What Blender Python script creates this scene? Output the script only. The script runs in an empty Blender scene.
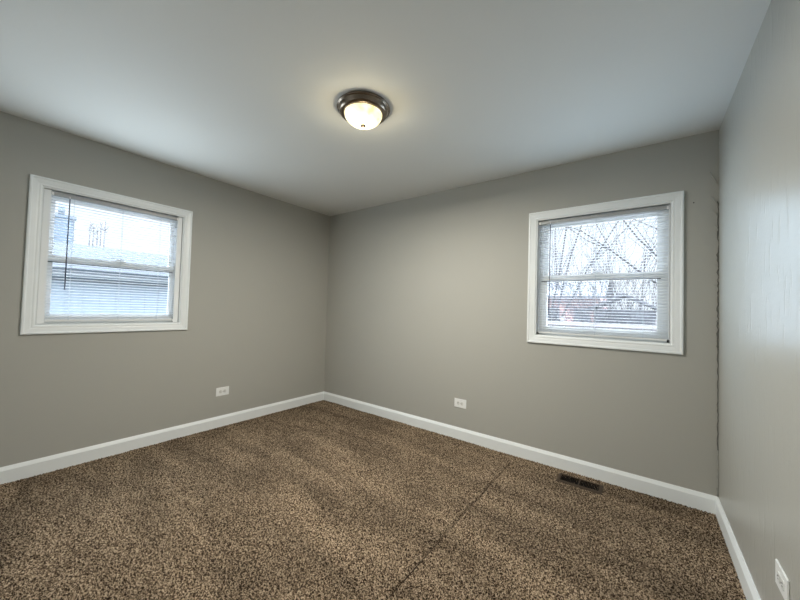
import bpy, bmesh, math, random
import numpy as np
from mathutils import Vector, Matrix
C = bpy.context.scene.collection
SC = bpy.context.scene
PI = math.pi
W, H, D = 3.7476, 2.44, 3.55          # room width, height, depth (back wall y=0, rear wall y=-D)
GZ = -0.55                            # ground level outdoors

# ------------------------------------------------------------------ camera
yaw, pitch, roll = .6455, .028, .0291
cy_, sy_, cp_, sp_ = math.cos(yaw), math.sin(yaw), math.cos(pitch), math.sin(pitch)
F = Vector((-sy_*cp_, cy_*cp_, sp_)); r0 = Vector((cy_, sy_, 0)); u0 = r0.cross(F)
rr = math.cos(roll)*r0 + math.sin(roll)*u0
uu = -math.sin(roll)*r0 + math.cos(roll)*u0
cam = bpy.data.cameras.new('camera'); camo = bpy.data.objects.new('camera', cam); C.objects.link(camo)
M4 = Matrix((rr, uu, -F)).transposed().to_4x4(); M4.translation = Vector((3.366, -2.8596, 1.2235))
camo.matrix_world = M4
cam.sensor_width = 36; cam.lens = 323.5257*36/800; cam.clip_start = .02; cam.clip_end = 200
SC.camera = camo

# ------------------------------------------------------------------ sky, light, exposure
SKY, ZENITH = 1.0, 15.0
w = bpy.data.worlds.new('sky'); SC.world = w; w.use_nodes = True
nt = w.node_tree; nt.nodes.clear()
o = nt.nodes.new('ShaderNodeOutputWorld'); b = nt.nodes.new('ShaderNodeBackground')
tc = nt.nodes.new('ShaderNodeTexCoord'); sx = nt.nodes.new('ShaderNodeSeparateXYZ'); cr = nt.nodes.new('ShaderNodeValToRGB')
nt.links.new(tc.outputs['Generated'], sx.inputs[0]); nt.links.new(sx.outputs['Z'], cr.inputs[0])
# overcast: pale near the horizon, far brighter overhead
ce = cr.color_ramp.elements
ce[0].position = 0; ce[0].color = (1.05, 1.13, 1.22, 1)
ce[1].position = 1; ce[1].color = tuple(ZENITH*c for c in (.86, .94, 1.05)) + (1,)
for pos_, k_ in ((.30, 1.3), (.46, .62*ZENITH), (.7, .9*ZENITH)):
    q = ce.new(pos_); q.color = (k_*.88, k_*.95, k_*1.04, 1)
nt.links.new(cr.outputs[0], b.inputs[0]); b.inputs[1].default_value = SKY
nt.links.new(b.outputs[0], o.inputs[0])

def area(name, loc, rot, sx_, sy_, power, col):
    l = bpy.data.lights.new(name, 'AREA'); l.shape = 'RECTANGLE'; l.size = sx_; l.size_y = sy_
    l.energy = power; l.color = col
    ob = bpy.data.objects.new(name, l); ob.location = loc; ob.rotation_euler = rot; C.objects.link(ob); return ob
# daylight coming through the two windows (just inside the blinds)
COOL, COOLER = (.74, .89, 1.0), (.54, .78, 1.0)
P_WIN1, P_WIN2, P_LAMP, LAMP, P_HALO = 15.0, 6.3, 48, 1.3, 2.1
area('window_daylight', (.012, -2.148, 1.52), (0, -PI/2, 0), .88, .78, P_WIN1, COOL)
area('window_daylight', (3.08, -.012, 1.52), (-PI/2, 0, 0), .82, .88, P_WIN2, COOLER)
SC.view_settings.view_transform = 'Standard'; SC.view_settings.look = 'None'
SC.view_settings.exposure = .13; SC.view_settings.gamma = 1; SC.view_settings.use_curve_mapping = False
try:
    SC.cycles.diffuse_bounces = 8; SC.cycles.max_bounces = 16; SC.cycles.transparent_max_bounces = 16
except Exception: pass

# ------------------------------------------------------------------ materials
def mat(name, col, rough=.5, metal=0, spec=.5, noise=None, bump=None, emit=None):
    """noise=(scale, colour2, amount)  bump=(scale, strength, distance)"""
    m = bpy.data.materials.new(name); m.use_nodes = True
    n = m.node_tree; p = n.nodes['Principled BSDF']
    p.inputs['Base Color'].default_value = (*col, 1); p.inputs['Roughness'].default_value = rough
    p.inputs['Metallic'].default_value = metal; p.inputs['Specular IOR Level'].default_value = spec
    t = n.nodes.new('ShaderNodeTexCoord')
    if noise:
        q = n.nodes.new('ShaderNodeTexNoise'); q.inputs['Scale'].default_value = noise[0]; q.inputs['Detail'].default_value = 4
        n.links.new(t.outputs['Object'], q.inputs['Vector'])
        mx = n.nodes.new('ShaderNodeMix'); mx.data_type = 'RGBA'
        mx.inputs[6].default_value = (*col, 1); mx.inputs[7].default_value = (*noise[1], 1)
        ma = n.nodes.new('ShaderNodeMath'); ma.operation = 'MULTIPLY'; ma.inputs[1].default_value = noise[2]
        n.links.new(q.outputs['Fac'], ma.inputs[0]); n.links.new(ma.outputs[0], mx.inputs[0])
        n.links.new(mx.outputs[2], p.inputs['Base Color'])
    if bump:
        q = n.nodes.new('ShaderNodeTexNoise'); q.inputs['Scale'].default_value = bump[0]; q.inputs['Detail'].default_value = 3
        n.links.new(t.outputs['Object'], q.inputs['Vector'])
        bp = n.nodes.new('ShaderNodeBump'); bp.inputs['Strength'].default_value = bump[1]; bp.inputs['Distance'].default_value = bump[2]
        n.links.new(q.outputs['Fac'], bp.inputs['Height']); n.links.new(bp.outputs[0], p.inputs['Normal'])
    return m
WALLC = (.418, .412, .378)
M = {}
M['wall'] = mat('greige_satin_paint', WALLC, .60, 0, .22, (3, (.408, .402, .368), .6), (90, .12, .002))
M['ceil'] = mat('white_ceiling_paint', (.715, .715, .69), .7, 0, .2, (2, (.695, .695, .67), .6), (60, .15, .002))
M['trim'] = mat('white_trim_paint', (.83, .86, .87), .35, 0, .5, (7, (.80, .83, .84), .6))
M['vinyl'] = mat('white_vinyl', (.86, .88, .89), .4)
M['rail'] = mat('white_rail_metal', (.86, .86, .85), .35)
M['head'] = mat('headrail_enamel', (.40, .41, .41), .4)
M['cord'] = mat('cord', (.62, .66, .70), .8)
M['wand'] = mat('smoky_plastic_wand', (.035, .04, .07), .3)
M['shadow_scuff'] = mat('grey_shadow_scuff', (.10, .11, .12), .7)  # for the painted rail shadow and the baseboard scuff
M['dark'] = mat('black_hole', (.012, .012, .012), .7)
M['plate'] = mat('white_plastic_plate', (.85, .86, .85), .3)
M['recept'] = mat('ivory_plastic', (.72, .72, .70), .35)
M['screw'] = mat('screw_paint', (.55, .55, .53), .4)
M['regis'] = mat('brown_register_enamel', (.065, .046, .032), .7, 0, .15, (30, (.05, .036, .025), .6))
M['louver'] = mat('dark_louver', (.008, .006, .005), .8, 0, .08)
M['bronze'] = mat('brushed_bronze', (.22, .18, .145), .26, 1, .5, (40, (.17, .14, .11), .6))
M['caulk'] = mat('dry_grey_caulk', (.20, .20, .18), .8, 0, .3, (60, (.08, .08, .07), .9), (150, .6, .003))
M['flake'] = mat('pale_caulk_flake', (.42, .42, .39), .7)
M['bark'] = mat('dark_bark', (.035, .037, .042), .9, 0, .2, (14, (.055, .057, .062), .7))
M['twig'] = mat('brush_twigs', (.095, .10, .115), .9, 0, .2, (14, (.125, .125, .14), .7))
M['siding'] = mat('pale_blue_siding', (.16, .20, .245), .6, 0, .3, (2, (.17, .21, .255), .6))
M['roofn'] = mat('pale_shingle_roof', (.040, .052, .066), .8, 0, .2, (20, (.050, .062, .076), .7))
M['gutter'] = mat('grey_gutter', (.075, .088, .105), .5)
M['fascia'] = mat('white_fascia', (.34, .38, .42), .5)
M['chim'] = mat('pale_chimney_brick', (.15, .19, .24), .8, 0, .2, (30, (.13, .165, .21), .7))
M['ground'] = mat('winter_lawn', (.30, .30, .28), .95, 0, .1, (3, (.38, .38, .38), .8), (40, .5, .02))
M['fence'] = mat('weathered_fence', (.19, .19, .205), .8, 0, .2, (12, (.24, .23, .235), .7))
M['redbrick'] = mat('reddish_cladding', (.33, .22, .22), .8, 0, .2, (6, (.28, .20, .20), .7))
M['shed'] = mat('grey_shed_boards', (.17, .185, .21), .8, 0, .2, (8, (.14, .15, .17), .7))
M['stone'] = mat('house_exterior', (.3, .3, .3), .8)

def glass():
    m = bpy.data.materials.new('window_glass'); m.use_nodes = True; n = m.node_tree; n.nodes.clear()
    o = n.nodes.new('ShaderNodeOutputMaterial'); mx = n.nodes.new('ShaderNodeMixShader'); fr = n.nodes.new('ShaderNodeFresnel')
    tr = n.nodes.new('ShaderNodeBsdfTransparent'); tr.inputs[0].default_value = (.97, .98, .98, 1)
    gl = n.nodes.new('ShaderNodeBsdfGlossy'); gl.inputs['Roughness'].default_value = .02
    fr.inputs[0].default_value = 1.25
    n.links.new(fr.outputs[0], mx.inputs[0]); n.links.new(tr.outputs[0], mx.inputs[1]); n.links.new(gl.outputs[0], mx.inputs[2])
    n.links.new(mx.outputs[0], o.inputs[0]); return m
M['glass'] = glass()

def slat_mat():
    m = bpy.data.materials.new('white_vinyl_slat'); m.use_nodes = True; n = m.node_tree; p = n.nodes['Principled BSDF']
    p.inputs['Base Color'].default_value = (.90, .92, .94, 1); p.inputs['Roughness'].default_value = .45
    t = n.nodes.new('ShaderNodeBsdfTranslucent'); t.inputs[0].default_value = (.80, .86, .92, 1)
    mx = n.nodes.new('ShaderNodeMixShader'); mx.inputs[0].default_value = .27
    n.links.new(p.outputs[0], mx.inputs[1]); n.links.new(t.outputs[0], mx.inputs[2])
    n.links.new(mx.outputs[0], n.nodes['Material Output'].inputs[0]); return m
M['slat'] = slat_mat()

def lampglass():
    m = bpy.data.materials.new('lit_alabaster_glass'); m.use_nodes = True; n = m.node_tree
    p = n.nodes['Principled BSDF']; p.inputs['Base Color'].default_value = (.85, .80, .62, 1); p.inputs['Roughness'].default_value = .25
    t = n.nodes.new('ShaderNodeTexCoord'); q = n.nodes.new('ShaderNodeTexNoise'); q.inputs['Scale'].default_value = 9
    q.inputs['Detail'].default_value = 5; q.inputs['Distortion'].default_value = 2.0
    n.links.new(t.outputs['Object'], q.inputs['Vector'])
    r = n.nodes.new('ShaderNodeValToRGB')
    r.color_ramp.elements[0].position = .38; r.color_ramp.elements[0].color = (.72, .60, .26, 1)
    r.color_ramp.elements[1].position = .60; r.color_ramp.elements[1].color = (1, .94, .74, 1)
    n.links.new(q.outputs['Fac'], r.inputs[0]); n.links.new(r.outputs[0], p.inputs['Emission Color'])
    p.inputs['Emission Strength'].default_value = LAMP; return m
M['lampglass'] = lampglass()

def carpet():
    m = bpy.data.materials.new('brown_frieze_carpet'); m.use_nodes = True; n = m.node_tree
    p = n.nodes['Principled BSDF']; p.inputs['Roughness'].default_value = .95; p.inputs['Specular IOR Level'].default_value = .1
    t = n.nodes.new('ShaderNodeTexCoord')
    a = n.nodes.new('ShaderNodeTexNoise'); a.inputs['Scale'].default_value = 140; a.inputs['Detail'].default_value = 2; a.inputs['Distortion'].default_value = .8
    n.links.new(t.outputs['Object'], a.inputs['Vector'])
    r = n.nodes.new('ShaderNodeValToRGB')
    e = r.color_ramp.elements; e[0].position = .41; e[0].color = (.016, .009, .005, 1); e[1].position = .61; e[1].color = (.40, .31, .22, 1)
    k = e.new(.5); k.color = (.135, .094, .058, 1)
    n.links.new(a.outputs['Fac'], r.inputs[0])
    # vacuum strokes: swaths of pile lying the other way are a paler tone
    mp = n.nodes.new('ShaderNodeMapping'); mp.inputs['Rotation'].default_value = (0, 0, -.15); mp.inputs['Scale'].default_value = (.7, 2.8, 1)
    n.links.new(t.outputs['Object'], mp.inputs[0])
    s = n.nodes.new('ShaderNodeTexNoise'); s.inputs['Scale'].default_value = 1.6; s.inputs['Detail'].default_value = 2; s.inputs['Distortion'].default_value = .6
    n.links.new(mp.outputs[0], s.inputs['Vector'])
    mr = n.nodes.new('ShaderNodeMapRange'); mr.inputs['From Min'].default_value = .35; mr.inputs['From Max'].default_value = .65
    mr.inputs['To Min'].default_value = .70; mr.inputs['To Max'].default_value = 1.20
    n.links.new(s.outputs['Fac'], mr.inputs['Value'])
    hs = n.nodes.new('ShaderNodeHueSaturation'); n.links.new(r.outputs[0], hs.inputs['Color']); n.links.new(mr.outputs[0], hs.inputs['Value'])
    n.links.new(hs.outputs[0], p.inputs['Base Color'])
    return m
M['carpet'] = carpet()
M['backing_shade'] = mat('carpet_backing_shade', (.022, .014, .009), .95, 0, .1, (80, (.05, .034, .022), .7))

def right_wall_mat():
    m = mat('greige_satin_paint_brushed', WALLC, .34, 0, .30)
    n = m.node_tree; p = n.nodes['Principled BSDF']; t = n.nodes.new('ShaderNodeTexCoord')
    # drips and roller streaks: raised paint running down the wall
    mp = n.nodes.new('ShaderNodeMapping'); mp.inputs['Scale'].default_value = (1, 12, 3.2); n.links.new(t.outputs['Object'], mp.inputs[0])
    q = n.nodes.new('ShaderNodeTexNoise'); q.inputs['Scale'].default_value = 2.2; q.inputs['Detail'].default_value = 5
    n.links.new(mp.outputs[0], q.inputs['Vector'])
    rp = n.nodes.new('ShaderNodeValToRGB'); rp.color_ramp.elements[0].position = .55; rp.color_ramp.elements[1].position = .72
    n.links.new(q.outputs['Fac'], rp.inputs[0])
    q2 = n.nodes.new('ShaderNodeTexNoise'); q2.inputs['Scale'].default_value = 90; n.links.new(t.outputs['Object'], q2.inputs['Vector'])
    ad = n.nodes.new('ShaderNodeMath'); ad.operation = 'MULTIPLY_ADD'; ad.inputs[1].default_value = .25
    n.links.new(q2.outputs['Fac'], ad.inputs[0]); n.links.new(rp.outputs[0], ad.inputs[2])
    bp = n.nodes.new('ShaderNodeBump'); bp.inputs['Strength'].default_value = .42; bp.inputs['Distance'].default_value = .003
    n.links.new(ad.outputs[0], bp.inputs['Height']); n.links.new(bp.outputs[0], p.inputs['Normal'])
    return m
M['wallr'] = right_wall_mat()

# ------------------------------------------------------------------ helpers
class MB:
    def __init__(s): s.v = []; s.f = []; s.sm = []
    def add(s, vs, fs, smooth=False):
        k = len(s.v); s.v += [tuple(v) for v in vs]; s.f += [tuple(i+k for i in f) for f in fs]; s.sm += [smooth]*len(fs); return s
    def box(s, a, b):
        x0, y0, z0 = a; x1, y1, z1 = b
        vs = [(x0,y0,z0),(x1,y0,z0),(x1,y1,z0),(x0,y1,z0),(x0,y0,z1),(x1,y0,z1),(x1,y1,z1),(x0,y1,z1)]
        return s.add(vs, [(0,3,2,1),(4,5,6,7),(0,1,5,4),(1,2,6,5),(2,3,7,6),(3,0,4,7)])
    def tube(s, pts, rad, n=6, cap=True):
        pts = [Vector(p) for p in pts]; rad = rad if hasattr(rad, '__len__') else [rad]*len(pts)
        vs = []; fs = []; up = None
        for i, p in enumerate(pts):
            d = (pts[min(i+1, len(pts)-1)] - pts[max(i-1, 0)]).normalized()
            if up is None:
                up = Vector((0,0,1)) if abs(d.z) < .9 else Vector((1,0,0))
            a = d.cross(up).normalized(); bb = a.cross(d); up = bb
            for k in range(n):
                t = 2*PI*k/n; vs.append(p + rad[i]*(math.cos(t)*a + math.sin(t)*bb))
        for i in range(len(pts)-1):
            for k in range(n): fs.append((i*n+k, i*n+(k+1) % n, (i+1)*n+(k+1) % n, (i+1)*n+k))
        if cap: fs.append(tuple(range(n))); fs.append(tuple(reversed([(len(pts)-1)*n+k for k in range(n)])))
        return s.add(vs, fs, n > 5)
    def lathe(s, prof, n=48, c=(0,0,0), axis='z'):
        vs = []; fs = []
        for r, z in prof:
            for k in range(n):
                t = 2*PI*k/n; x, y = r*math.cos(t), r*math.sin(t)
                vs.append((c[0]+x, c[1]+y, c[2]+z) if axis == 'z' else (c[0]+x, c[1]+z, c[2]+y))
        for i in range(len(prof)-1):
            for k in range(n): fs.append((i*n+k, i*n+(k+1) % n, (i+1)*n+(k+1) % n, (i+1)*n+k))
        return s.add(vs, fs, True)
    def prism(s, prof, ax, t0, t1):
        """2D profile (a,b) extruded along x ('x': a=y,b=z) or y ('y': a=x,b=z)"""
        g = (lambda a, b, t: (t, a, b)) if ax == 'x' else (lambda a, b, t: (a, t, b))
        n = len(prof); vs = [g(a, b, t0) for a, b in prof] + [g(a, b, t1) for a, b in prof]
        fs = [(i, (i+1) % n, n+(i+1) % n, n+i) for i in range(n)] + [tuple(range(n)), tuple(range(2*n-1, n-1, -1))]
        return s.add(vs, fs)
    def frame(s, u0_, u1_, z0, z1, prof):
        """sweep a profile of (inset, depth) round a rectangle with mitred corners; depth along local y"""
        vs = []; n = len(prof)
        for (cu, cz, su, sz) in ((u0_, z0, 1, 1), (u1_, z0, -1, 1), (u1_, z1, -1, -1), (u0_, z1, 1, -1)):
            for t, d in prof: vs.append((cu+su*t, d, cz+sz*t))
        fs = []
        for c in range(4):
            for i in range(n): j = (i+1) % n; e = (c+1) % 4; fs.append((c*n+i, c*n+j, e*n+j, e*n+i))
        return s.add(vs, fs)
    def build(s, name, m, parent=None, bevel=0, tag=None):
        me = bpy.data.meshes.new(name); me.from_pydata(s.v, [], s.f)
        bm = bmesh.new(); bm.from_mesh(me)
        bmesh.ops.recalc_face_normals(bm, faces=bm.faces)
        if bevel: bmesh.ops.bevel(bm, geom=list(bm.edges), offset=bevel, segments=2, affect='EDGES', clamp_overlap=True)
        bm.to_mesh(me); bm.free()
        if not bevel: me.polygons.foreach_set('use_smooth', s.sm)
        me.materials.append(M[m]); ob = bpy.data.objects.new(name, me); C.objects.link(ob)
        if parent: ob.parent = parent
        return ob
def struct(ob): ob['kind'] = 'structure'; return ob
def tag(ob, label, cat, group=None):
    ob['label'] = label; ob['category'] = cat
    if group: ob['group'] = group
    return ob
def empty(name, loc=(0,0,0), rz=0):
    ob = bpy.data.objects.new(name, None); ob.location = loc; ob.rotation_euler = (0, 0, rz); C.objects.link(ob); return ob

# ------------------------------------------------------------------ room shell
ZB, ZT, CW = .9755, 2.0729, .063       # casing bottom / top / width
OB, OT = ZB+CW, ZT-CW
W1A, W1B = -2.6474, -1.6495            # window_1 casing on the left wall (y)
W2A, W2B = 2.579, 3.5796               # window_2 casing on the back wall (x)
T = .14
def wall_holes(along, a0, a1, holes, z0, z1, d0, d1):
    m = MB(); put = (lambda p, q, zz0, zz1: m.box((p, d0, zz0), (q, d1, zz1))) if along == 'x' else (lambda p, q, zz0, zz1: m.box((d0, p, zz0), (d1, q, zz1)))
    x = a0
    for h0, h1, hz0, hz1 in holes:
        put(x, h0, z0, z1)
        if hz0 > z0: put(h0, h1, z0, hz0)
        put(h0, h1, hz1, z1); x = h1
    put(x, a1, z0, z1); return m
e = .004
struct(wall_holes('x', -T, W+T, [(W2A+CW-e, W2B-CW+e, OB-e, OT+e)], -.1, H, 0, T).build('wall_back', 'wall'))
struct(wall_holes('y', -D, 0, [(W1A+CW-e, W1B-CW+e, OB-e, OT+e)], -.1, H, -T, 0).build('wall_left', 'wall'))
WR = struct(MB().box((W, -D, -.1), (W+T, 0, H)).build('wall_right', 'wallr'))
struct(wall_holes('x', -T, W+T, [(.95, 1.95, -.1, 2.05)], -.1, H, -D-T, -D).build('wall_rear', 'wall'))
struct(MB().box((-T, -D-T, H), (W+T, T, H+.12)).build('ceiling', 'ceil'))

def bb(name, ax, t0, t1, wallpos, sgn):
    h, th = .1085, .015
    pr = [(0,-.02),(th,-.02),(th,h-.024),(th*.93,h-.022),(th*.30,h-.002),(th*.22,h),(0,h)]
    return struct(MB().prism([(wallpos+sgn*a, z) for a, z in pr], ax, t0, t1).build(name, 'trim'))
bb('baseboard_left', 'y', -D, 0, 0, 1)
bb('baseboard_back', 'x', 0, W, 0, -1)
BR = bb('baseboard_right', 'y', -D, 0, W, -1)
bb('baseboard_rear', 'x', 1.95+.06, W, -D, 1)
struct(MB().box((.89,-D,0),(.95,-D+.015,2.11)).box((1.95,-D,0),(2.01,-D+.015,2.11)).box((.95,-D,2.05),(1.95,-D+.015,2.11)).build('trim_1', 'trim'))
dr = MB().box((.953,-D-.045,.012),(1.947,-D-.008,2.047)).build('door_1', 'trim'); struct(dr)
for pz0, pz1 in ((.22,.86),(1.02,1.90)):
    for px0 in (1.06, 1.50):
        MB().frame(px0, px0+.34, pz0, pz1, [(0,-D-.012),(.006,-D-.002),(.020,-D-.002),(.034,-D-.012)]).build('panel_moulding', 'trim', dr)
MB().lathe([(.026,0),(.026,.006),(.010,.010),(.010,.032),(.024,.042),(.027,.052),(.022,.064),(.001,.068)], 24, (1.03,-D-.010,.96), 'y').build('knob', 'bronze', dr)
# a scuff on the right baseboard
MB().tube([(W-.0125,-1.045,.098),(W-.0105,-1.03,.0985),(W-.0095,-1.012,.1015)], [.0015,.003,.001], 6).build('scuff', 'shadow_scuff', BR)

# carpet: one displaced pile surface
def build_floor():
    st = .0041; nx = int(W/st)+1; ny = int(D/st)+1
    rng = np.random.default_rng(4)
    fx = np.fft.fftfreq(nx, W/nx)[:, None]; fy = np.fft.fftfreq(ny, D/ny)[None, :]
    fr = np.sqrt(fx**2+fy**2); f0 = 1/.0125
    flt = np.exp(-((fr-f0)/(f0*.45))**2)
    hgt = np.real(np.fft.ifft2(np.fft.fft2(rng.standard_normal((nx, ny)))*flt)); hgt /= hgt.std()
    flt2 = np.exp(-(fr/4)**2); low = np.real(np.fft.ifft2(np.fft.fft2(rng.standard_normal((nx, ny)))*flt2)); low /= low.std()
    X = np.linspace(0, W, nx); Y = np.linspace(-D, 0, ny)
    z = .0056*np.tanh(hgt*.9) + .0012*low
    seam = 2.504 + .0006*np.sin(Y*7)
    sd = np.abs(X[:, None]-seam[None, :]); k = np.exp(-(sd/.0060)**2)*np.clip((-.12-Y)/.25, 0, 1)[None, :]
    z = z*(1-.6*k) - .015*k
    GX, GY = np.meshgrid(X, Y, indexing='ij')
    co = np.stack([GX, GY, z], -1).reshape(-1, 3).astype(np.float32)
    i = np.arange((nx-1)*(ny-1)); a = (i//(ny-1))*ny + i % (ny-1)
    q = np.stack([a, a+ny, a+ny+1, a+1], -1).astype(np.int32)
    me = bpy.data.meshes.new('floor'); me.vertices.add(len(co)); me.vertices.foreach_set('co', co.ravel())
    me.loops.add(q.size); me.loops.foreach_set('vertex_index', q.ravel())
    me.polygons.add(len(q)); me.polygons.foreach_set('loop_start', np.arange(0, q.size, 4, dtype=np.int32))
    me.polygons.foreach_set('use_smooth', np.ones(len(q), dtype=bool))
    me.update(calc_edges=True); me.materials.append(M['carpet']); me.materials.append(M['backing_shade'])
    gap = ((sd < .0048) & (Y[None, :] < -.16))[:-1, :-1].ravel()          # open seam: the groove's shade is painted in with the dark backing
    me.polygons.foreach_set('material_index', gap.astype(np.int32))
    ob = bpy.data.objects.new('floor', me); C.objects.link(ob); return struct(ob)
build_floor()

for hx_, hz_ in ((3.628, 1.985),):
    MB().lathe([(.0005,-.0008),(.0035,-.0006),(.004,0)], 10, (hx_, 0, hz_), 'y').build('nail_hole', 'dark', bpy.data.objects['wall_back'])
# cracked caulk down the corner between back and right wall
random.seed(3)
def caulk(z0, z1, name, m, r0_, r1_, jit, x=W-.004, y=-.004, step=.018):
    pts = []; rad = []; z = z0
    while z < z1:
        pts.append((x+random.uniform(-jit, jit), y+random.uniform(-jit*.3, 0), z)); rad.append(random.uniform(r0_, r1_)); z += step*random.uniform(.6, 1.5)
    return MB().tube(pts, rad, 6).build(name, m, WR)
caulk(.112, 1.05, 'caulk_bead', 'caulk', .0015, .003, .0025)
caulk(1.02, 1.98, 'cracked_caulk', 'caulk', .0015, .0048, .005)
caulk(.112, .42, 'pale_caulk', 'flake', .0025, .0035, .001, W-.004, -.012, .05)
for z, l, dx in ((2.13,.10,.030),(1.98,.07,.024),(1.90,.05,.022),(1.80,.04,.012),(1.55,.03,.010),(1.42,.04,.011)):
    MB().tube([(W-dx-.012,-.002,z+l*.5),(W-dx,-.006,z+l*.1),(W-dx*.45,-.009,z-l*.3),(W-.006,-.006,z-l*.5)], [.001,.0035,.004,.0015], 6).build('caulk_flake', 'flake', WR)

# ------------------------------------------------------------------ windows
def make_window(name, loc, rz, stop, lockside):
    r = empty(name, loc, rz); struct(r); L = 1.0
    prof = [(0,0),(0,-.0155),(.004,-.0185),(.012,-.0185),(.017,-.0150),(.038,-.0125),(.046,-.0105),(.052,-.0115),(.058,-.0105),(.0625,-.006),(.063,0)]
    MB().frame(0, L, ZB, ZT, prof).build('casing', 'trim', r)
    a, b_ = CW, L-CW
    MB().frame(a-.003, b_+.003, OB-.003, OT+.003, [(0,-.004),(.009,-.004),(.009,T),(0,T)]).build('jamb', 'trim', r)
    # side stops (the vinyl frame face beside the blind)
    f = MB()
    for s_, u in ((1, a+.009), (-1, b_-.009)):
        f.box((min(u, u+s_*stop), .016, OB+.009), (max(u, u+s_*stop), .050, OT-.009))
    f.build('side_stop', 'vinyl', r)
    zi0, zi1 = OB+.006, OT-.006; ui0, ui1 = a+.006, b_-.006
    g = .074; mz0, mz1 = 1.496, 1.540
    fr = MB().frame(ui0, ui1, zi0, zi1, [(0,.052),(.036,.052),(.036,.125),(0,.125)]); fr.build('window_frame', 'vinyl', r)
    def sash(nm, z0, z1, d0, d1, bot, top):
        s = MB(); x0, x1 = ui0+.030, ui1-.030; gx0, gx1 = a+g, b_-g
        s.box((x0,d0,z0),(gx0,d1,z1)); s.box((gx1,d0,z0),(x1,d1,z1)); s.box((gx0,d0,z0),(gx1,d1,z0+bot)); s.box((gx0,d0,z1-top),(gx1,d1,z1))
        so = s.build(nm, 'vinyl', r)
        dm = (d0+d1)/2
        MB().box((gx0-.004,dm-.002,z0+bot-.004),(gx1+.004,dm+.002,z1-top+.004)).build('pane', 'glass', so)
        return so, gx0, gx1
    sash('upper_sash', mz0-.004, zi1-.004, .088, .116, .040, .050)
    so, gx0, gx1 = sash('lower_sash', zi0+.004, mz1, .056, .084, .066, .044)
    MB().box((gx0-.045,.052,mz0-.007),(gx1+.02,.058,mz0)).build('rail_shadow', 'shadow_scuff', so)  # dark strip painting in the shadow under the meeting rail
    lk = MB().box((.46,.050,mz1),(.54,.072,mz1+.008)); lk.tube([(.5,.06,mz1+.008),(.5,.06,mz1+.016)], .012, 12); lk.box((.5,.05,mz1+.010),(.545,.058,mz1+.017))
    lk.build('sash_lock', 'rail', so)
    return r
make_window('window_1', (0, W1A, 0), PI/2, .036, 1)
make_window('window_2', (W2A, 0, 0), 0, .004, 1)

# ------------------------------------------------------------------ venetian blinds (inside the window openings)
def make_blind(loc, rz, u0_, u1_, ztop, zbot, wand_u, wand_z, cords, droop, label):
    r = empty('venetian_blind', loc, rz); tag(r, label, 'window blind')
    dc = .030
    hr = MB()
    hr.box((u0_-.004,dc-.014,ztop-.024),(u1_+.004,dc-.0125,ztop)); hr.box((u0_-.004,dc+.0125,ztop-.024),(u1_+.004,dc+.014,ztop))
    hr.box((u0_-.004,dc-.0125,ztop-.024),(u1_+.004,dc+.0125,ztop-.0225)); hr.box((u0_-.004,dc-.0125,ztop-.023),(u0_-.001,dc+.0125,ztop)); hr.box((u1_+.001,dc-.0125,ztop-.023),(u1_+.004,dc+.0125,ztop))
    hr.box((u0_-.004,dc-.0165,ztop-.004),(u1_+.004,dc-.014,ztop))
    hr.build('headrail', 'head', r)
    z1 = ztop-.036; n = int((z1-(zbot+.018))/.0208)+1; p = (z1-(zbot+.020))/(n-1)
    s = MB()
    for i in range(n):
        z = zbot+.020+i*p; k = (1-i/(n-1))*droop if i < 6 else 0
        vs = []; fs = []; q = [(-.0125,-.0016),(-.0063,.0003),(0,.001),(.0063,.0003),(.0125,-.0016)]
        for u in (u0_, u1_):
            dz = 0
            for dd, zz in q: vs.append((u, dc+dd, z+zz+dz-dd*.05))
            for dd, zz in q: vs.append((u, dc+dd, z+zz+dz-dd*.05-.0007))
        m_ = len(q)
        for j in range(m_-1): fs += [(j,j+1,2*m_+j+1,2*m_+j), (m_+j,3*m_+j,3*m_+j+1,m_+j+1)]
        fs += [(0,2*m_,3*m_,m_),(m_-1,2*m_-1,4*m_-1,3*m_-1)]
        s.add(vs, fs)
    s.build('slats', 'slat', r)
    b = MB().box((u0_,dc-.0125,zbot),(u1_,dc+.0125,zbot+.010)).build('bottom_rail', 'rail', r, bevel=.0025)
    for u in (u0_, u1_): MB().box((u-.0015,dc-.013,zbot-.0005),(u+.0015,dc+.013,zbot+.0105)).build('end_cap', 'vinyl', b)
    for u in cords:
        c = MB()
        for dd in (-.0135, .0135): c.tube([(u,dc+dd,zbot+.008),(u,dc+dd,ztop-.024)], .0008, 5)
        for i in range(n): c.tube([(u,dc-.0135,zbot+.0185+i*p-.001),(u,dc+.0135,zbot+.0185+i*p-.001)], .0005, 4, False)
        c.build('ladder_cord', 'cord', r)
    wd = MB().tube([(wand_u,dc-.022,ztop-.034),(wand_u-.001,dc-.024,(ztop+wand_z)/2),(wand_u-.001,dc-.022,wand_z)], [.0034,.0034,.0040], 6).build('tilt_wand', 'wand', r)
    MB().tube([(wand_u,dc-.012,ztop-.016),(wand_u,dc-.022,ztop-.020),(wand_u,dc-.022,ztop-.036)], .0022, 6).build('hook', 'rail', wd)
    for u in (u0_+.004, u1_-.004):
        MB().box((u-.006,dc-.0145,ztop-.026),(u+.006,dc-.0125,ztop+.001)).build('headrail_bracket', 'rail', r)
    return r
make_blind((0, W1A, 0), PI/2, .1105, .8965, 1.994, 1.062, W1A*-1-2.447, 1.292, (.228,.51,.768), 0,
           'white mini blind with dark wand in the left wall window facing a pale house')
b2 = make_blind((W2A, 0, 0), 0, .0775, .9215, 1.994, 1.058, .166, 1.205, (.18,.49,.785), 0,
           'white mini blind with dark wand in the back wall window facing bare trees')
for u in (.0765, .9225):
    hb = MB().box((u-.006,.016,1.0475),(u+.006,.036,1.066)).build('hold_down_bracket', 'dark', b2)

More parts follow.
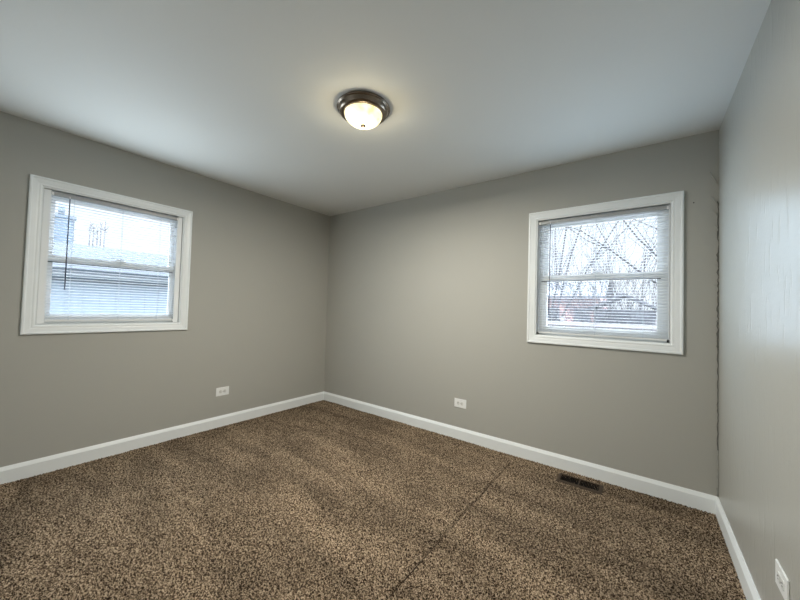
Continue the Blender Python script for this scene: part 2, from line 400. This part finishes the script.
# ------------------------------------------------------------------ ceiling light
LX, LY = 2.0, -1.47
t = empty('ceiling_light', (LX, LY, H)); tag(t, 'round flush ceiling light with bronze pan and glowing alabaster glass bowl', 'ceiling light')
MB().lathe([(0,0),(.150,0),(.158,-.003),(.161,-.010),(.159,-.015),(.154,-.016),(.150,-.020),(.147,-.030),(.140,-.040),(.130,-.046),(.117,-.047),(.1135,-.044),(.1135,-.038),(0,-.036)], 72).build('pan', 'bronze', t)
pr = [(.1135,-.040)] + [(.1135*math.cos(a), -.044-.068*math.sin(a)) for a in [i*PI/2/14 for i in range(14)]] + [(.004,-.112)]
MB().lathe(pr, 72).build('glass_shade', 'lampglass', t)
MB().lathe([(.0005,-.109),(.016,-.110),(.0185,-.1125),(.016,-.116),(.009,-.118),(.0105,-.121),(.008,-.125),(.0005,-.127)], 24).build('finial', 'bronze', t)

l = bpy.data.lights.new('bulb_glow', 'AREA'); l.shape = 'DISK'; l.size = .2; l.energy = P_LAMP; l.color = (1, .95, .84)
lo = bpy.data.objects.new('bulb_glow', l); lo.location = (0, 0, -.134); lo.parent = t; C.objects.link(lo)
l = bpy.data.lights.new('bulb_halo', 'POINT'); l.shadow_soft_size = .03; l.energy = P_HALO; l.color = (1, .86, .56)
lo = bpy.data.objects.new('bulb_halo', l); lo.location = (0, 0, -.165); lo.parent = t; C.objects.link(lo)

# ------------------------------------------------------------------ outlets (duplex, mounted sideways)
def make_outlet():
    r = empty('electrical_outlet')
    w2, h2 = .062, .0415
    MB().box((-w2,-.0055,-h2),(w2,.0,h2)).build('cover_plate', 'plate', r, bevel=.0022)
    for s_ in (-1, 1):
        m = MB(); cx = s_*.0195; n = 28; vs = []
        for dp in (-.004, -.0078):
            for k in range(n):
                a = 2*PI*k/n; vs.append((cx+max(-.0138, min(.0138, .0172*math.cos(a))), dp, .0172*math.sin(a)))
        m.add(vs, [tuple(range(n)), tuple(range(2*n-1, n-1, -1))] + [(k, (k+1) % n, n+(k+1) % n, n+k) for k in range(n)])
        rc = m.build('receptacle', 'recept', r)
        sl = MB(); sl.box((cx-.004,-.0081,.0045),(cx+.0045,-.0070,.0068)); sl.box((cx-.004,-.0081,-.0068),(cx+.003,-.0070,-.0045))
        sl.lathe([(.0001,-.0081),(.0028,-.0081),(.0028,-.0070)], 12, (cx-.0092*1, 0, 0), 'y')
        sl.build('slots', 'dark', rc)
    MB().lathe([(.0001,-.0072),(.0026,-.0068),(.0034,-.0052)], 14, (0,0,0), 'y').build('screw', 'screw', r)
    return r
def copy_tree(o, parent=None):
    c = o.copy(); C.objects.link(c)
    if parent: c.parent = parent
    for ch in [x for x in bpy.data.objects if x.parent == o]: copy_tree(ch, c)
    return c
ol = make_outlet(); GR = 'duplex outlets in the walls'
spots = [((1.972,-.0,.339), 0, 'white sideways outlet on the back wall left of the floor register'),
         ((0,-1.303,.349), PI/2, 'white sideways outlet low on the left wall, toward the back corner'),
         ((W,-1.181,.345), -PI/2, 'white outlet on the glossy right wall, at the lower right corner of the photo')]
for i, (lc, rz, lab) in enumerate(spots):
    q = ol if i == 0 else copy_tree(ol)
    q.location = lc; q.rotation_euler = (0, 0, rz); tag(q, lab, 'outlet', GR)

# ------------------------------------------------------------------ floor register
t = empty('floor_register', (3.004, -.163, .006)); tag(t, 'brown metal floor register vent set in the carpet by the back baseboard', 'floor vent')
hx, hy = .143, .070
MB().frame(-hx, hx, -hy, hy, [(0,-.002),(.004,.002),(.014,.005),(.022,.005),(.022,-.002)]).build('frame', 'regis', t).rotation_euler = (PI/2, 0, 0)
lv = MB(); ix, iy = hx-.022, hy-.022
for k in range(26):
    x = -ix + (k+.5)*2*ix/26
    lv.add([(x-.0022,-iy,.0035),(x+.0006,-iy,.0035),(x+.0030,-iy,-.004),(x+.0002,-iy,-.004),(x-.0022,iy,.0035),(x+.0006,iy,.0035),(x+.0030,iy,-.004),(x+.0002,iy,-.004)],
           [(0,1,2,3),(4,7,6,5),(0,4,5,1),(1,5,6,2),(2,6,7,3),(3,7,4,0)])
lv.build('louvers', 'louver', t)
MB().box((-.004,-iy,-.004),(.004,iy,.0045)).build('divider', 'regis', t)
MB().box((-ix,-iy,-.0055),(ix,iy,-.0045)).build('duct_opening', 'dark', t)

# ------------------------------------------------------------------ outdoors, left window: neighbour's house
struct(MB().box((-40,-40,GZ-.3),(40,60,GZ)).build('ground', 'ground'))
hs = empty('neighbor_house', (-5,0,GZ)); tag(hs, 'pale blue sided neighbour house with shallow grey roof outside the left window', 'house')
z = -GZ
sd = MB()
y = -7.0
sd.box((-5.0,-7,0),(-.03,6.5,1.72+z))
while y < 6.5:                                            # vertical siding ribs
    sd.box((-.03,y,0),(0,y+.012,1.70+z)); sd.box((-.03,y+.012,0),(-.008,y+.235,1.70+z)); y += .235
sd.build('siding_wall', 'siding', hs)
MB().prism([(.22,1.72+z),(.22,1.78+z),(-2.1,2.50+z),(-4.4,1.78+z),(-4.4,1.72+z),(-2.1,2.43+z)], 'y', -7.3, 6.8).build('roof', 'roofn', hs)
MB().box((.18,-7.3,1.655+z),(.205,6.8,1.72+z)).build('fascia', 'fascia', hs)
g = MB().prism([(.21,1.74+z),(.21,1.70+z),(.24,1.675+z),(.29,1.675+z),(.31,1.74+z),(.30,1.74+z),(.285,1.69+z),(.24,1.69+z),(.22,1.71+z),(.22,1.74+z)], 'y', -7.3, 6.8)
g.build('gutter', 'gutter', hs)
MB().box((-.01,-7,1.56+z),(.012,6.5,1.60+z)).build('frieze_board', 'gutter', hs)
ch = MB().box((-3.55,-1.78,1.8+z),(-3.05,-1.36,3.30+z)).box((-3.58,-1.81,3.22+z),(-3.02,-1.33,3.30+z)); ch = ch.build('chimney', 'chim', hs)
MB().tube([(-3.3,-1.57,3.30+z),(-3.3,-1.57,3.62+z)], .06, 12).build('flue', 'chim', ch)

# ------------------------------------------------------------------ trees
def branch(mb, p, d, length, rad, depth, spread, upb, rnd, kids=(2, 4), nseg=5, minr=.004):
    pts = [Vector(p)]; rads = [rad]; d = Vector(d).normalized(); q = Vector(p)
    for i in range(nseg):
        d = (d + Vector((rnd.gauss(0,.09), rnd.gauss(0,.09), rnd.gauss(0,.07)+upb))).normalized()
        q = q + d*(length/nseg); pts.append(q.copy()); rads.append(max(minr, rad*(1-.62*(i+1)/nseg)))
    mb.tube(pts, rads, 5 if rad > .02 else 4, False)
    if depth > 0:
        for k in range(rnd.randint(*kids)):
            i = rnd.randint(2, nseg); t_ = pts[i]
            a = rnd.uniform(0, 2*PI); side = d.orthogonal().normalized(); side.rotate(Matrix.Rotation(a, 3, d))
            nd = (d + side*rnd.uniform(.35, 1)*spread).normalized()
            branch(mb, t_, nd, length*rnd.uniform(.5, .78), rads[i]*rnd.uniform(.5, .75), depth-1, spread, upb, rnd, kids, nseg, minr)
# five slim saplings and two fainter ones behind the house
for i, (x, y, zt) in enumerate(((-10.2,-.74,3.62),(-10.2,-.66,3.50),(-10.2,-.57,3.42),(-10.2,-.49,3.60),(-10.2,-.40,3.68))):
    rnd = random.Random(20+i); m = MB()
    m.tube([(x,y,GZ),(x+.01,y+.005,1.6),(x,y,2.7),(x,y+.01,zt)], [.04,.030,.020,.010], 6)
    for k in range(9):
        a = rnd.uniform(0, 2*PI); zz = zt-rnd.uniform(.02,.34)
        m.tube([(x,y+.01,zz),(x+.05*math.cos(a),y+.01+.05*math.sin(a),zz+.04),(x+.09*math.cos(a),y+.01+.08*math.sin(a),zz+.10)], [.008,.005,.003], 4)
    tag(m.build('sapling', 'twig'), 'slim bare sapling, %s of the row rising behind the pale house roof' % ['leftmost','second from left','middle one','second from right','rightmost'][i], 'tree', 'saplings behind the house')

# right-hand window: big trees, brush, fence, shed, reddish house
def tree(name, x, y, stems, seed, label, depth=3, spread=.55, upb=.03):
    rnd = random.Random(seed); m = MB()
    m.tube([(x,y,GZ),(x+.02,y,GZ+.35),(x,y+.02,GZ+.8)], [.14,.10,.07], 8)
    for (d, l, r_) in stems:
        branch(m, (x,y+.02,GZ+.75), d, l, r_, depth, spread, upb, rnd)
    return tag(m.build(name, 'bark'), label, 'tree', None)
tree('bare_tree', .75, 9.0, [((.08,.0,1),4.6,.036),((.16,-.05,1),4.8,.038),((.30,.0,1),5.0,.038),((-.02,.0,1),4.6,.030),((.52,.0,1),4.6,.034)], 5,
     'many stemmed bare tree fanning up at the left side of the back wall window', depth=2)
tree('bare_tree', 5.3, 6.6, [((-.62,.0,1),4.4,.038),((-.86,-.05,.9),4.6,.036),((-.34,.0,1),4.8,.038),((.4,.1,1),4.2,.03)], 11,
     'bare tree with branches leaning in from the right side of the back wall window', depth=2)
tree('bare_tree', 3.2, 15.0, [((.1,.1,1),4.0,.04),((-.4,.0,1),3.8,.035),((.5,0,1),3.8,.035)], 16,
     'bare tree standing far off behind the brush, past the garden shed', depth=3)
for i, (x, y, h, lab) in enumerate(((1.5,6.9,2.9,'left clump of leafless brush behind the board fence'),(2.5,7.1,2.7,'middle clump of leafless brush outside the back wall window'),(3.4,7.0,2.5,'right clump of leafless brush under the leaning tree'))):
    rnd = random.Random(40+i); m = MB()
    for k in range(26):
        a = rnd.uniform(0, 2*PI); rr_ = rnd.uniform(0,.5)
        branch(m, (x+rr_*math.cos(a), y+rr_*.6*math.sin(a), GZ), (rnd.gauss(0,.26), rnd.gauss(0,.10), 1), h*rnd.uniform(.6,1.0), .014, 2, .7, .0, rnd, (2,4), 5, .004)
    tag(m.build('bare_shrub', 'twig'), lab, 'shrub', 'leafless brush')
# board fence
fn = empty('board_fence', (0,5.2,GZ)); tag(fn, 'weathered low board fence across the yard outside the back wall window', 'fence')
m = MB(); x = .2
while x < 5.2:
    m.box((x,0,.05),(x+.10,.02,1.60)); x += .118
m.build('boards', 'fence', fn)
MB().box((.2,-.03,1.52),(5.2,0,1.60)).box((.2,.02,.35),(5.2,.05,.43)).build('rails', 'fence', fn)
for x in (.2, 1.9, 3.6, 5.2): MB().box((x-.045,.02,0),(x+.045,.11,1.70)).build('post', 'fence', fn)
# reddish house beyond
rh = empty('far_house', (0,16,GZ)); tag(rh, 'distant reddish house behind the brush, seen low in the back wall window', 'house')
MB().box((-5,0,0),(1.6,5,2.7)).build('wall', 'redbrick', rh)
MB().prism([(-.4,2.6),(2.5,4.0),(5.4,2.6),(5.4,2.7),(2.5,4.12),(-.4,2.7)], 'x', -5.3, 1.9).build('roof', 'shed', rh)
for x in (-.9, .5): MB().box((x,-.03,1.0),(x+.7,.01,2.1)).build('window', 'gutter', rh)
sh = empty('garden_shed', (2.9,8.6,GZ)); tag(sh, 'small grey board shed with dark door behind the board fence', 'shed')
MB().box((-.75,0,0),(.75,1.4,1.95)).build('wall', 'shed', sh)
MB().prism([(-.9,1.9),(0,2.35),(.9,1.9),(.9,1.97),(0,2.43),(-.9,1.97)], 'y', -.15, 1.55).build('roof', 'shed', sh)
MB().box((-.35,-.03,.05),(.1,.0,1.8)).build('door', 'gutter', sh)
MB().box((.3,-.03,1.1),(.62,.0,1.7)).build('window', 'gutter', sh)
